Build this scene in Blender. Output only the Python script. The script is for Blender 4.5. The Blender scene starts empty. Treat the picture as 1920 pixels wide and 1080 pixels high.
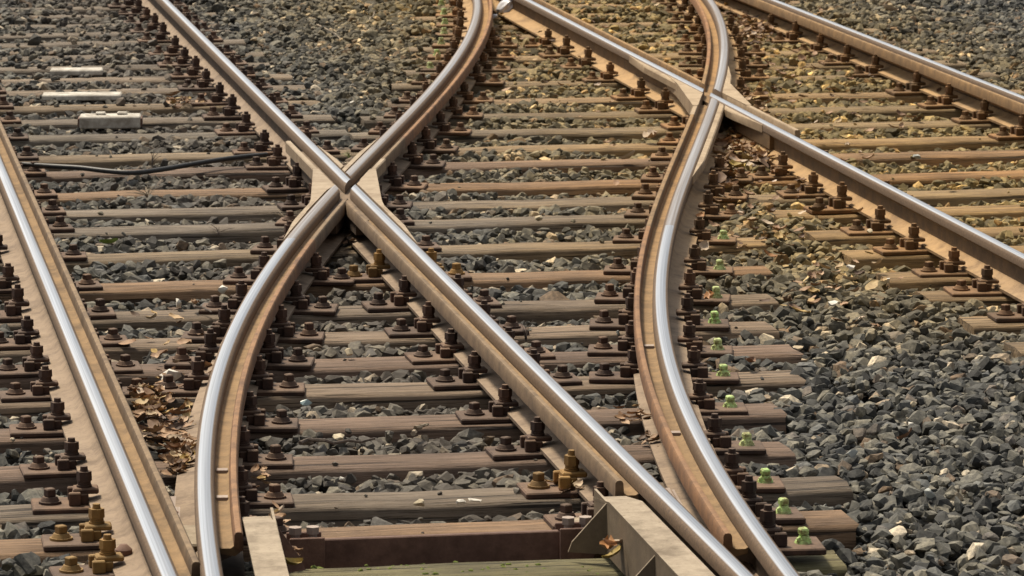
import bpy, bmesh, math, random
import numpy as np
from mathutils import Vector, Matrix

# ------------------------------------------------------------------ camera, world, sun, exposure
sc = bpy.context.scene
F_PX = 8000.0                                   # focal length in pixels of a 1920 wide frame (150 mm lens)
PITCH = math.atan((540 + 735) / F_PX)
CP, SP = math.cos(PITCH), math.sin(PITCH)
ZR = 0.17                                       # running surface of the rails above sleeper tops
CAM_H = 735 * CP / 293.0 + ZR
THETA = math.atan((960 + 432) * CP / F_PX)      # heading of the tracks, to the left of the view

cd = bpy.data.cameras.new('camera'); cam = bpy.data.objects.new('camera', cd)
sc.collection.objects.link(cam); sc.camera = cam
cam.location = (0, 0, CAM_H); cam.rotation_euler = (math.pi / 2 - PITCH, 0, 0)
cd.sensor_width = 36; cd.lens = F_PX / 1920 * 36; cd.clip_start = 0.5; cd.clip_end = 2000
cd.dof.use_dof = True; cd.dof.focus_distance = 14.5; cd.dof.aperture_fstop = 16

SUN_EL, SUN_AZ = math.radians(60), math.radians(-40)   # azimuth from the view axis, + to the right
w = bpy.data.worlds.new('World'); sc.world = w; w.use_nodes = True
nt = w.node_tree; bg = nt.nodes['Background']
sky = nt.nodes.new('ShaderNodeTexSky'); sky.sky_type = 'NISHITA'; sky.sun_disc = False
sky.sun_elevation = SUN_EL; sky.sun_rotation = SUN_AZ
sky.air_density = 1.0; sky.dust_density = 4.0; sky.ozone_density = 1.0
hs = nt.nodes.new('ShaderNodeHueSaturation'); hs.inputs['Saturation'].default_value = 0.15      # thin overcast: a paler sky
nt.links.new(sky.outputs[0], hs.inputs['Color']); nt.links.new(hs.outputs[0], bg.inputs[0]); bg.inputs[1].default_value = 0.085
sl = bpy.data.lights.new('sun', 'SUN'); so = bpy.data.objects.new('sun', sl); sc.collection.objects.link(so)
sl.energy = 3.2; sl.angle = math.radians(11); sl.color = (1, 0.865, 0.66)
sdir = Vector((math.sin(SUN_AZ) * math.cos(SUN_EL), math.cos(SUN_AZ) * math.cos(SUN_EL), math.sin(SUN_EL)))
so.rotation_euler = (-sdir).to_track_quat('-Z', 'Y').to_euler(); so.location = (0, 0, 30)
sc.view_settings.view_transform = 'Standard'; sc.view_settings.look = 'None'
sc.view_settings.exposure = 0.55; sc.view_settings.gamma = 1

rnd = random.Random(11); nrs = np.random.RandomState(5)

# ------------------------------------------------------------------ track frame: t along the tracks, n to the right
def at(u, v, z=0.0):
    """point of the level z under photo position (u, v)"""
    d = Vector(((u - 960) / F_PX, CP - SP * (v - 540) / F_PX, -SP - CP * (v - 540) / F_PX))
    return Vector((0, 0, CAM_H)) + d * ((z - CAM_H) / d.z)
ORI = at(650, 337, ZR); OX, OY = ORI.x, ORI.y
TX, TY = -math.sin(THETA), math.cos(THETA)
NX, NY = math.cos(THETA), math.sin(THETA)
def W(t, n, z=0.0): return Vector((OX + t * TX + n * NX, OY + t * TY + n * NY, z))
def tn(u, v, z=0.0):
    q = at(u, v, z); a, b = q.x - OX, q.y - OY
    return a * TX + b * TY, a * NX + b * NY
def proj(p):
    x, y, z = p[0], p[1], p[2] - CAM_H
    d = y * CP - z * SP; return 960 + F_PX * x / d, 540 + F_PX * (-y * SP - z * CP) / d
def inview(p, m=60):
    u, v = proj(p); return -m < u < 1920 + m and -m < v < 1080 + m

CT = [-0.735, -0.735, -0.735, -0.7300, -0.7202, -0.7045, -0.6857, -0.6633, -0.6367, -0.605, -0.5671, -0.5223, -0.4697,
      -0.4089, -0.3395, -0.2615, -0.175, -0.0803, 0.022, 0.1313, 0.2468, 0.3676, 0.4929, 0.6217, 0.7531, 0.8861, 1.0201,
      1.1541, 1.2875, 1.4197, 1.5499, 1.6778, 1.8027, 1.9243, 2.0421, 2.1558, 2.2648, 2.3688, 2.4672, 2.5597, 2.6456,
      2.7245, 2.7958, 2.8591, 2.9139, 2.9599, 2.9969, 3.025, 3.0445, 3.0562, 3.0613, 3.0615, 3.0615, 3.0615, 3.0615]
def cmid(t):
    """centre line of the crossover track"""
    s = min(max((t + 12) / 0.5, 0), len(CT) - 1.001); i = int(s); f = s - i
    p = [CT[min(max(k, 0), len(CT) - 1)] for k in (i - 1, i, i + 1, i + 2)]
    return 0.5 * (2 * p[1] + (p[2] - p[0]) * f + (2 * p[0] - 5 * p[1] + 4 * p[2] - p[3]) * f * f + (3 * p[1] - p[0] - 3 * p[2] + p[3]) * f ** 3)
def cslope(t): return (cmid(t + 0.15) - cmid(t - 0.15)) / 0.3
HG = 0.745
def r2(t): return cmid(t) - HG * math.sqrt(1 + cslope(t) ** 2)
def r4(t): return cmid(t) + HG * math.sqrt(1 + cslope(t) ** 2)
def const(v): return lambda t: v
N3, N5, N6 = 2.295, 3.845, -1.472
RAILN = {'1': const(0.0), '2': r2, '3': const(N3), '4': r4, '5': const(N5), '6': const(N6)}
GAUGE = {'1': -1, '2': 1, '3': 1, '4': -1, '5': -1, '6': 1}      # side of the flangeway

# ------------------------------------------------------------------ objects
def link(o): sc.collection.objects.link(o)
def tag(o, label=None, cat=None, group=None, kind=None):
    if label: o['label'] = label
    if cat: o['category'] = cat
    if group: o['group'] = group
    if kind: o['kind'] = kind
    return o
def empty(name, loc, rz=0.0):
    o = bpy.data.objects.new(name, None); link(o); o.empty_display_size = 0.05
    o.location = loc; o.rotation_euler = (0, 0, rz); return o
def mobj(name, bm, mat, parent=None, loc=None, smooth=None, free=True):
    me = bpy.data.meshes.new(name)
    bmesh.ops.recalc_face_normals(bm, faces=bm.faces)
    if loc is not None: bmesh.ops.translate(bm, verts=bm.verts, vec=-Vector(loc))
    bm.to_mesh(me)
    if free: bm.free()
    if smooth:
        for p in me.polygons: p.use_smooth = True
        me.set_sharp_from_angle(angle=math.radians(smooth))
    me.materials.append(mat)
    o = bpy.data.objects.new(name, me); link(o)
    if loc is not None: o.location = loc
    if parent:
        o.parent = parent
        if loc is not None: o.location = Vector(loc) - parent.location
    return o
def bx(bm, c, s, rot=None, bev=0.0):
    m = Matrix.Translation(c) @ (rot.to_4x4() if rot else Matrix()) @ Matrix.Diagonal((s[0], s[1], s[2], 1))
    r = bmesh.ops.create_cube(bm, size=1.0, matrix=m); vs = r['verts']
    if bev:
        es = list({e for v in vs for e in v.link_edges})
        bmesh.ops.bevel(bm, geom=es, offset=bev, segments=1, affect='EDGES')
def cyl(bm, c, r, h, seg=12, r2_=None, rz=0.0):
    m = Matrix.Translation(Vector(c) + Vector((0, 0, h / 2))) @ Matrix.Rotation(rz, 4, 'Z')
    bmesh.ops.create_cone(bm, cap_ends=True, segments=seg, radius1=r, radius2=r if r2_ is None else r2_, depth=h, matrix=m)
def prism(bm, pts, z0, z1):
    """upright prism over world points"""
    a = [bm.verts.new((p[0], p[1], z0)) for p in pts]; b = [bm.verts.new((p[0], p[1], z1)) for p in pts]
    bm.faces.new(b); bm.faces.new(a[::-1])
    for i in range(len(pts)):
        j = (i + 1) % len(pts); bm.faces.new((a[i], a[j], b[j], b[i]))
def tube(bm, pts, rads, seg=6):
    rings = []
    for i, p in enumerate(pts):
        d = (Vector(pts[min(i + 1, len(pts) - 1)]) - Vector(pts[max(i - 1, 0)])).normalized()
        a = d.cross(Vector((0, 0, 1)))
        if a.length < 1e-3: a = Vector((1, 0, 0))
        a.normalize(); b = a.cross(d); r = rads[i] if hasattr(rads, '__len__') else rads
        rings.append([bm.verts.new(Vector(p) + a * (r * math.cos(k * 2 * math.pi / seg)) + b * (r * math.sin(k * 2 * math.pi / seg))) for k in range(seg)])
    for i in range(len(rings) - 1):
        for k in range(seg): bm.faces.new((rings[i][k], rings[i][(k + 1) % seg], rings[i + 1][(k + 1) % seg], rings[i + 1][k]))
    bm.faces.new(rings[0][::-1]); bm.faces.new(rings[-1])
def sweep(bm, prof, fn, g, t0, t1, step=0.1, dz=0.0, taper=None):
    """closed profile [(u, z)], u towards the flangeway, along a rail line n = fn(t); returns the bmesh with a uv layer"""
    uv = bm.loops.layers.uv.verify()
    k = max(2, int(abs(t1 - t0) / step) + 1); ts = np.linspace(t0, t1, k); rings = []
    for t in ts:
        s = (fn(t + 0.05) - fn(t - 0.05)) / 0.1; c = 1 / math.sqrt(1 + s * s)
        n = fn(t); k_ = 1.0 if taper is None else min(1.0, 0.05 + abs(t - taper[0]) / taper[1])
        pr = [(-0.0305 + (u + 0.0305) * k_, z) for u, z in prof] if k_ < 1 else prof
        rings.append([bm.verts.new(W(t - g * u * s * c, n + g * u * c, z + dz)) for u, z in pr])
    m = len(prof); cum = [0]
    for i in range(m): cum.append(cum[-1] + math.dist(prof[i], prof[(i + 1) % m]))
    for i in range(k - 1):
        for j in range(m):
            q = (j + 1) % m
            f = bm.faces.new((rings[i][j], rings[i][q], rings[i + 1][q], rings[i + 1][j]))
            for l, (a, b) in zip(f.loops, ((ts[i], cum[j]), (ts[i], cum[j + 1]), (ts[i + 1], cum[j + 1]), (ts[i + 1], cum[j]))): l[uv].uv = (a, b)
    bm.faces.new(rings[0][::-1]); bm.faces.new(rings[-1])
    return bm
def cut(bm, t, n, dt, dn, keep_n):
    """cut by the vertical plane through (t, n) along (dt, dn); keep the side of +n (keep_n = 1) or -n (-1)"""
    co = W(t, n); d = (W(t + dt, n + dn) - co).normalized(); no = d.cross(Vector((0, 0, 1)))   # points to +n for +t
    if no.dot(Vector((NX, NY, 0))) < 0: no = -no
    no = no * keep_n
    r = bmesh.ops.bisect_plane(bm, geom=bm.verts[:] + bm.edges[:] + bm.faces[:], dist=1e-6, plane_co=co, plane_no=-no, clear_outer=True)
    es = [e for e in r['geom_cut'] if isinstance(e, bmesh.types.BMEdge)]
    if es: bmesh.ops.holes_fill(bm, edges=es)
    return bm
ORD = ['first', 'second', 'third', 'fourth', 'fifth', 'sixth', 'seventh', 'eighth', 'ninth', 'tenth', 'eleventh', 'twelfth', 'thirteenth',
       'fourteenth', 'fifteenth', 'sixteenth', 'seventeenth', 'eighteenth', 'nineteenth', 'twentieth'] + \
      ['twenty-' + a for a in ('first', 'second', 'third', 'fourth', 'fifth', 'sixth', 'seventh', 'eighth', 'ninth')] + \
      ['thirtieth'] + ['thirty-' + a for a in ('first', 'second', 'third', 'fourth', 'fifth')]

# ------------------------------------------------------------------ materials
class NT:
    def __init__(s, name):
        s.m = bpy.data.materials.new(name); s.m.use_nodes = True; s.t = s.m.node_tree; s.b = s.t.nodes['Principled BSDF']
    def n(s, ty, **kw):
        o = s.t.nodes.new('ShaderNode' + ty)
        for k, v in kw.items(): setattr(o, k, v)
        return o
    def l(s, a, b): s.t.links.new(a, b)
    def setv(s, sock, v):
        if isinstance(v, bpy.types.NodeSocket): s.l(v, sock)
        else: sock.default_value = v
    def math(s, op, a, b=0.0, clamp=False):
        o = s.n('Math', operation=op, use_clamp=clamp); s.setv(o.inputs[0], a); s.setv(o.inputs[1], b); return o.outputs[0]
    def rng(s, v, a, b, c=0.0, d=1.0):
        o = s.n('MapRange'); s.setv(o.inputs[0], v)
        for i, x in enumerate((a, b, c, d)): o.inputs[i + 1].default_value = x
        return o.outputs[0]
    def mix(s, f, a, b, mode='MIX'):
        o = s.n('Mix', data_type='RGBA', blend_type=mode); s.setv(o.inputs[0], f)
        for i, x in ((6, a), (7, b)):
            if isinstance(x, bpy.types.NodeSocket): s.l(x, o.inputs[i])
            else: o.inputs[i].default_value = (*x, 1) if len(x) == 3 else x
        return o.outputs[2]
    def ramp(s, v, stops, interp='LINEAR'):
        o = s.n('ValToRGB'); s.l(v, o.inputs[0]); o.color_ramp.interpolation = interp; e = o.color_ramp.elements
        while len(e) < len(stops): e.new(0.5)
        for el, (p, c) in zip(e, stops): el.position = p; el.color = (*c, 1) if len(c) == 3 else c
        return o.outputs[0]
    def noise(s, vec, scale, detail=4, rough=0.6, out=0):
        o = s.n('TexNoise'); o.inputs['Scale'].default_value = scale; o.inputs['Detail'].default_value = detail; o.inputs['Roughness'].default_value = rough
        if vec: s.l(vec, o.inputs['Vector'])
        return o.outputs[out]
    def pos(s): return s.n('NewGeometry').outputs['Position']
    def nz(s):
        o = s.n('SeparateXYZ'); s.l(s.n('NewGeometry').outputs['Normal'], o.inputs[0]); return o.outputs[2]
    def track(s):
        """(t, n, z) of the shaded point: the place of stains and glow on the site"""
        v = s.n('VectorMath', operation='SUBTRACT'); s.l(s.pos(), v.inputs[0]); v.inputs[1].default_value = (OX, OY, 0)
        a = s.n('VectorMath', operation='DOT_PRODUCT'); s.l(v.outputs[0], a.inputs[0]); a.inputs[1].default_value = (TX, TY, 0)
        b = s.n('VectorMath', operation='DOT_PRODUCT'); s.l(v.outputs[0], b.inputs[0]); b.inputs[1].default_value = (NX, NY, 0)
        return a.outputs['Value'], b.outputs['Value']
    def stain(s):
        """brake dust and rust of the far track, with its golden glow tinted in"""
        t, n = s.track(); nz = s.noise(s.pos(), 2.3, 5, 0.65)
        d = s.math('ABSOLUTE', s.math('SUBTRACT', n, 2.9)); d = s.math('ADD', d, s.math('MULTIPLY', s.math('SUBTRACT', nz, 0.5), 1.5))
        return s.math('MULTIPLY', s.rng(d, 2.6, 0.7), s.rng(s.math('ADD', t, s.math('MULTIPLY', nz, 1.5)), -3.4, -0.8))
    def tinted(s, c, f):
        w_ = s.mix(1.0, c, (1.6, 1.22, 0.56), 'MULTIPLY'); w_ = s.mix(1.0, w_, (0.042, 0.029, 0.007), 'ADD')
        return s.mix(f, c, w_)
    def bump(s, h, st=0.4, dist=0.01):
        o = s.n('Bump'); o.inputs['Strength'].default_value = st; o.inputs['Distance'].default_value = dist
        s.l(h, o.inputs['Height']); s.l(o.outputs[0], s.b.inputs['Normal'])
    def done(s, col=None, rough=0.8, metal=0.0):
        if col is not None: s.setv(s.b.inputs['Base Color'], col if isinstance(col, bpy.types.NodeSocket) else (*col, 1))
        s.setv(s.b.inputs['Roughness'], rough); s.setv(s.b.inputs['Metallic'], metal); return s.m
M = {}
def stretched(s, a, b, c):
    uv = s.n('UVMap'); mp = s.n('Mapping'); s.l(uv.outputs[0], mp.inputs[0]); mp.inputs['Scale'].default_value = (a, b, c); return mp.outputs[0]
def mat_head(name, wear):
    s = NT(name); nz = s.nz()
    st = s.noise(stretched(s, 0.5, 160, 1), 1.0, 6, 0.6); st2 = s.noise(stretched(s, 0.35, 45, 1), 1.0, 4, 0.6); gr = s.noise(s.pos(), 90, 5, 0.7)
    top = s.rng(nz, 0.85, 0.955); top = s.math('MULTIPLY', top, s.rng(st2, 0.3, 0.7, wear[0], wear[1]), True)
    rust = s.mix(s.rng(gr, 0.3, 0.7), (0.065, 0.038, 0.021), (0.165, 0.105, 0.058))  # rust brown, darkened further for the shadow on the head sides
    shine = s.mix(s.rng(st, 0.3, 0.72), (0.26, 0.29, 0.34), (0.56, 0.605, 0.67))  # bluish base colour carries the reflection of the sky
    s.done(s.mix(top, rust, shine), s.math('SUBTRACT', s.rng(st, 0.2, 0.8, 0.85, 0.75), s.math('MULTIPLY', top, 0.40)), s.math('MULTIPLY', top, 0.95))
    s.bump(s.math('ADD', s.math('MULTIPLY', gr, s.math('SUBTRACT', 1.0, top)), s.math('MULTIPLY', st, 0.25)), 0.25, 0.002); M[name] = s.m
mat_head('steel_head', (0.8, 1.0)); mat_head('steel_head_dull', (0.2, 0.75))
def mat_rust(name, dark, mid, dust, amount=1.0, stain=1.0, rnd_=True):
    s = NT(name); a = s.noise(s.pos(), 14, 6, 0.7); b = s.noise(s.pos(), 110, 4, 0.7); nz = s.nz()
    c = s.mix(s.rng(a, 0.35, 0.68), dark, mid); e = s.noise(s.pos(), 4.5, 7, 0.72); k = s.noise(s.pos(), 38, 5, 0.75)
    up = s.math('MULTIPLY', s.rng(nz, 0.05, 0.9), s.rng(s.math('ADD', a, s.math('MULTIPLY', b, 0.4)), 0.45, 0.85, 0.35, 1.0))
    c = s.mix(s.math('MULTIPLY', up, amount), c, dust); c = s.mix(s.rng(e, 0.50, 0.66, 0, 0.7), c, dark); c = s.mix(s.rng(k, 0.58, 0.70, 0, 0.65), c, dark)
    if rnd_:
        r = s.n('ObjectInfo').outputs['Random']; c = s.mix(1.0, c, s.ramp(r, [(0, (0.72, 0.70, 0.70)), (0.6, (1, 1, 1)), (1, (1.3, 1.22, 1.1))]), 'MULTIPLY')
    if stain: c = s.tinted(c, s.math('MULTIPLY', s.stain(), stain))
    s.done(c, 0.82); s.bump(s.math('ADD', b, a), 0.35, 0.003); M[name] = s.m
mat_rust('rail_side', (0.035, 0.021, 0.012), (0.095, 0.06, 0.034), (0.26, 0.185, 0.12), 0.7, 0.6, False)  # darker rust: the shade on the web is put into the colour
mat_rust('rail_lip', (0.07, 0.042, 0.022), (0.165, 0.105, 0.056), (0.285, 0.20, 0.115), 0.7, 0.5, False)
mat_rust('rail_lip_orange', (0.085, 0.04, 0.02), (0.225, 0.105, 0.04), (0.33, 0.19, 0.095), 0.6, 0.3, False)
mat_rust('rail_foot', (0.10, 0.066, 0.043), (0.195, 0.138, 0.092), (0.30, 0.222, 0.152), 1.0, 0.6, False)
mat_rust('groove_floor', (0.09, 0.052, 0.022), (0.21, 0.122, 0.05), (0.29, 0.185, 0.085), 0.8, 0.4, False)
mat_rust('cast_steel', (0.19, 0.135, 0.085), (0.31, 0.23, 0.15), (0.40, 0.325, 0.235), 0.8, 0.12, False)
mat_rust('fastener_iron', (0.028, 0.014, 0.010), (0.085, 0.042, 0.026), (0.18, 0.12, 0.08), 0.8, 0.9)
mat_rust('fastener_ochre', (0.16, 0.085, 0.022), (0.26, 0.15, 0.04), (0.30, 0.20, 0.08), 0.6, 0.6)
mat_rust('beam_iron', (0.10, 0.050, 0.036), (0.21, 0.115, 0.085), (0.19, 0.12, 0.09), 0.7, 0.0)
mat_rust('cover_steel', (0.10, 0.07, 0.04), (0.16, 0.115, 0.068), (0.37, 0.305, 0.225), 1.0, 0.0, False)
mat_rust('plate_steel', (0.25, 0.19, 0.16), (0.33, 0.265, 0.225), (0.40, 0.335, 0.29), 0.8, 0.0, False)
def mat_lime():
    s = NT('lime_paint'); a = s.noise(s.pos(), 48, 6, 0.75)
    s.done(s.mix(s.rng(a, 0.42, 0.58), s.mix(s.n('ObjectInfo').outputs['Random'], (0.42, 0.68, 0.22), (0.66, 0.72, 0.34)), (0.22, 0.20, 0.07)), 0.6); M['lime_paint'] = s.m
mat_lime()
def mat_wood():
    s = NT('sleeper_wood'); tc = s.n('TexCoord'); mp = s.n('Mapping'); s.l(tc.outputs['Object'], mp.inputs[0])
    oi = s.n('ObjectInfo'); off = s.n('VectorMath', operation='SCALE'); s.l(oi.outputs['Location'], off.inputs[0]); off.inputs['Scale'].default_value = 3.7
    ad = s.n('VectorMath', operation='ADD'); s.l(tc.outputs['Object'], ad.inputs[0]); s.l(off.outputs[0], ad.inputs[1]); s.l(ad.outputs[0], mp.inputs[0])
    mp.inputs['Scale'].default_value = (0.7, 14, 14); v = mp.outputs[0]
    g1 = s.noise(v, 2.2, 7, 0.65); g2 = s.noise(v, 9, 6, 0.7); mp2 = s.n('Mapping'); s.l(ad.outputs[0], mp2.inputs[0]); mp2.inputs['Scale'].default_value = (2.2, 5, 5)
    pat = s.noise(mp2.outputs[0], 1.0, 4, 0.6)
    c = s.mix(s.rng(g1, 0.36, 0.62), (0.075, 0.056, 0.038), (0.245, 0.190, 0.134)); c = s.mix(s.rng(pat, 0.42, 0.68, 0, 0.7), c, (0.195, 0.16, 0.125))
    c = s.mix(s.rng(g2, 0.54, 0.62, 0, 0.85), c, (0.055, 0.038, 0.026))
    big = s.noise(ad.outputs[0], 1.6, 5, 0.65); c = s.mix(s.rng(big, 0.48, 0.68, 0, 0.6), c, (0.05, 0.036, 0.026))
    mp3 = s.n('Mapping'); s.l(ad.outputs[0], mp3.inputs[0]); mp3.inputs['Scale'].default_value = (1.3, 60, 60); crk = s.noise(mp3.outputs[0], 1.0, 3, 0.5)
    c = s.mix(s.rng(crk, 0.60, 0.66, 0, 0.9), c, (0.022, 0.016, 0.012)); g1 = s.math('SUBTRACT', g1, s.rng(crk, 0.60, 0.66))
    c = s.mix(1.0, c, oi.outputs['Color'], 'MULTIPLY')
    c = s.tinted(c, s.math('MULTIPLY', s.stain(), 0.6))
    s.done(c, 0.88); s.bump(s.math('ADD', g1, s.math('MULTIPLY', g2, -0.7)), 0.9, 0.010); M['sleeper_wood'] = s.m
    # dark wet look of the same wood with moss
mat_wood()
def mat_stone(name='ballast_stone'):
    s = NT(name); r = s.n('NewGeometry').outputs['Random Per Island']
    a = s.noise(s.pos(), 55, 5, 0.7); b = s.noise(s.pos(), 7, 3, 0.5)
    c = s.ramp(r, [(0, (0.016, 0.017, 0.018)), (0.28, (0.040, 0.042, 0.042)), (0.58, (0.085, 0.086, 0.080)), (0.78, (0.155, 0.147, 0.122)), (0.88, (0.085, 0.093, 0.10)), (0.955, (0.13, 0.09, 0.058)), (1, (0.42, 0.38, 0.31))])
    c = s.mix(s.rng(a, 0.35, 0.68), s.mix(1.0, c, (0.62, 0.62, 0.62), 'MULTIPLY'), s.mix(1.0, c, (2.0, 1.9, 1.7), 'MULTIPLY'))
    t, n = s.track()
    d2 = s.rng(s.math('ADD', s.math('ABSOLUTE', s.math('SUBTRACT', n, -0.4)), s.math('MULTIPLY', b, 0.8)), 1.3, 0.3, 0, 0.42)
    c = s.mix(d2, c, (0.105, 0.076, 0.052))
    c = s.tinted(c, s.math('MULTIPLY', s.stain(), 0.95))
    s.done(c, 0.85); s.bump(a, 0.5, 0.006); M[name] = s.m
mat_stone()
def mat_plain(name, c1, c2, scale=30, rough=0.8, bump=0.3):
    s = NT(name); a = s.noise(s.pos(), scale, 5, 0.65); s.done(s.mix(s.rng(a, 0.35, 0.68), c1, c2), rough); s.bump(a, bump, 0.004); M[name] = s.m
mat_plain('bed_earth', (0.014, 0.013, 0.012), (0.04, 0.035, 0.03), 22, 0.95, 0.8)
mat_plain('white_board', (0.26, 0.23, 0.19), (0.66, 0.63, 0.56), 14)
mat_plain('black_rubber', (0.012, 0.012, 0.013), (0.03, 0.03, 0.032), 40, 0.5)
mat_plain('white_stone', (0.50, 0.47, 0.41), (0.72, 0.69, 0.62), 40)
mat_plain('pale_grey_stone', (0.26, 0.28, 0.27), (0.40, 0.41, 0.38), 40)
mat_plain('tan_stone', (0.38, 0.31, 0.20), (0.52, 0.45, 0.32), 40)
mat_plain('blue_glass', (0.22, 0.32, 0.34), (0.36, 0.46, 0.47), 30, 0.25)
mat_plain('white_plastic', (0.50, 0.50, 0.53), (0.75, 0.75, 0.78), 14, 0.4)
mat_plain('moss', (0.05, 0.075, 0.012), (0.16, 0.19, 0.03), 60, 0.95, 0.8)
mat_plain('green_leaf', (0.12, 0.20, 0.03), (0.25, 0.32, 0.07), 30, 0.6)
mat_plain('dry_stem', (0.22, 0.17, 0.12), (0.36, 0.30, 0.22), 50)
mat_plain('dark_stem', (0.06, 0.045, 0.035), (0.13, 0.10, 0.08), 50)
def mat_leaf():
    s = NT('dry_leaf'); g = s.n('NewGeometry').outputs['Random Per Island']; a = s.noise(s.pos(), 45, 3, 0.6)
    c = s.ramp(g, [(0, (0.08, 0.045, 0.025)), (0.2, (0.18, 0.10, 0.05)), (0.42, (0.36, 0.22, 0.12)), (0.68, (0.46, 0.32, 0.20)), (0.82, (0.42, 0.29, 0.08)), (1, (0.62, 0.52, 0.42))])
    s.done(s.mix(s.rng(a, 0.4, 0.7), c, s.mix(1.0, c, (0.6, 0.5, 0.45), 'MULTIPLY')), 0.7); M['dry_leaf'] = s.m
    for nm, c in (('leaf_pale', (0.52, 0.40, 0.28)), ('leaf_orange', (0.42, 0.20, 0.07)), ('leaf_brown', (0.20, 0.10, 0.05)), ('leaf_yellow', (0.42, 0.30, 0.07))):
        mat_plain(nm, tuple(x * 0.7 for x in c), c, 35, 0.65)
mat_leaf()
# ------------------------------------------------------------------ ground
def ground():
    bm = bmesh.new(); R = 600
    xs = [-R, -60, -12] + list(np.linspace(-8, 10, 37)) + [14, 60, R]; ys = [-R, -20, 6] + list(np.linspace(8, 36, 57)) + [44, 90, R]
    g = [[bm.verts.new((x, y, -0.115 + (rnd.uniform(-0.012, 0.012) if -8 < x < 10 and 8 < y < 36 else 0))) for y in ys] for x in xs]
    for i in range(len(xs) - 1):
        for j in range(len(ys) - 1): bm.faces.new((g[i][j], g[i + 1][j], g[i + 1][j + 1], g[i][j + 1]))
    o = mobj('ground', bm, M['bed_earth']); tag(o, kind='structure')
ground()

# ------------------------------------------------------------------ rails
ZB = 0.018                                      # underside of the rails (on the base plates)
P_HEAD = [(-0.030, 0.146), (-0.030, 0.168), (-0.026, 0.176), (-0.016, 0.1805), (0.0, 0.182), (0.014, 0.1805), (0.022, 0.176), (0.028, 0.166), (0.0285, 0.142)]
P_HEADW = [(-0.058, 0.146), (-0.058, 0.172), (-0.053, 0.178), (-0.03, 0.1805), (0.0, 0.182), (0.014, 0.1805), (0.022, 0.176), (0.028, 0.166), (0.0285, 0.142)]
P_LIP = [(0.070, 0.135), (0.0725, 0.170), (0.076, 0.1765), (0.082, 0.1785), (0.091, 0.1775), (0.096, 0.171), (0.097, 0.128), (0.086, 0.122)]
P_FLOOR = [(0.0283, 0.118), (0.0283, 0.139), (0.036, 0.134), (0.062, 0.134), (0.0703, 0.140), (0.088, 0.1225), (0.074, 0.112)]
P_WEB_G = [(-0.007, 0.040), (-0.0075, 0.130), (-0.029, 0.144), (0.026, 0.144), (0.028, 0.122), (0.066, 0.112), (0.0085, 0.088), (0.007, 0.040)]
P_WEB = [(-0.0075, 0.040), (-0.0075, 0.128), (-0.029, 0.144), (0.028, 0.144), (0.0075, 0.128), (0.0075, 0.040)]
P_FOOT = [(-0.094, 0.0), (-0.094, 0.011), (-0.030, 0.024), (-0.012, 0.042), (0.012, 0.042), (0.030, 0.024), (0.103, 0.011), (0.103, 0.0)]
def low(p): return [(u, z - 0.03 if z > 0.06 else z) for u, z in p]        # rails 152 mm high
P_HEAD, P_HEADW, P_LIP, P_FLOOR, P_WEB_G, P_WEB = map(low, (P_HEAD, P_HEADW, P_LIP, P_FLOOR, P_WEB_G, P_WEB))
P_FOOTN = [(max(-0.068, min(0.068, u)), z) for u, z in P_FOOT]
def rail(key, t0, t1, label, lip=None, head='steel_head', floor=True):
    fn, g = RAILN[key], GAUGE[key]; tm = (t0 + t1) / 2
    root = empty('rail', W(tm, fn(tm), 0)); tag(root, label, 'rail'); L = root.location
    mobj('rail_head', sweep(bmesh.new(), P_HEAD, fn, g, t0, t1, dz=ZB), M[head], root, L, 40)
    mobj('rail_foot', sweep(bmesh.new(), P_FOOT if lip else P_FOOTN, fn, g, t0, t1, dz=ZB), M['rail_foot'], root, L, 40)
    if lip:
        mobj('rail_web', sweep(bmesh.new(), P_WEB_G, fn, g, max(t0, lip[0]), min(t1, lip[1]), dz=ZB), M['rail_side'], root, L, 40)
        mobj('guard_lip', sweep(bmesh.new(), P_LIP, fn, g, lip[0], lip[1], dz=ZB), M['rail_lip_orange' if key in '24' else 'rail_lip'], root, L, 40)
        mobj('flangeway', sweep(bmesh.new(), P_FLOOR, fn, g, lip[0], lip[1], dz=ZB), M['groove_floor'], root, L, 40)
        for a, b in ((t0, lip[0]), (lip[1], t1)):
            if b - a > 0.05: mobj('plain_web', sweep(bmesh.new(), P_WEB, fn, g, a, b, dz=ZB), M['rail_side'], root, L, 40)
    else:
        mobj('rail_web', sweep(bmesh.new(), P_WEB, fn, g, t0, t1, dz=ZB), M['rail_side'], root, L, 40)
    return root
TB, TT = -8.6, 13.5
rail('6', TB, TT, 'straight grooved rail with bright head at the lower left edge', (-7.45, TT))
rail('5', -1.5, TT, 'grooved rail at the upper right corner beyond the other rails', (-1.5, TT))
rail('1', TB, -1.9, 'long straight diagonal grooved rail running from the crossing to the bottom right', (-6.6, -1.9))
rail('1', 1.6, TT, 'plain straight rail with silver head above the left crossing', None)
rail('3', 5.0, TT, 'straight grooved rail above the right crossing, beside the white bag', (5.0, TT))
rail('3', -5.0, 1.4, 'plain straight rail leading from the right crossing to the right edge', None)
R2LOW = rail('2', -8.2, -1.7, 'curved grooved rail bending down to the bottom left from the left crossing', (-7.1, -1.7))
rail('2', 1.5, TT, 'curved rusty rail sweeping up from the left crossing to the top centre', (1.5, TT), 'steel_head_dull')
R4LOW = rail('4', TB, -1.6, 'curved grooved rail from the right crossing down to the bottom right', (-7.35, -1.6))
rail('4', 4.4, TT, 'short curved rail above the right crossing with orange rust in its groove', (4.4, TT), 'steel_head_dull')

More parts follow.
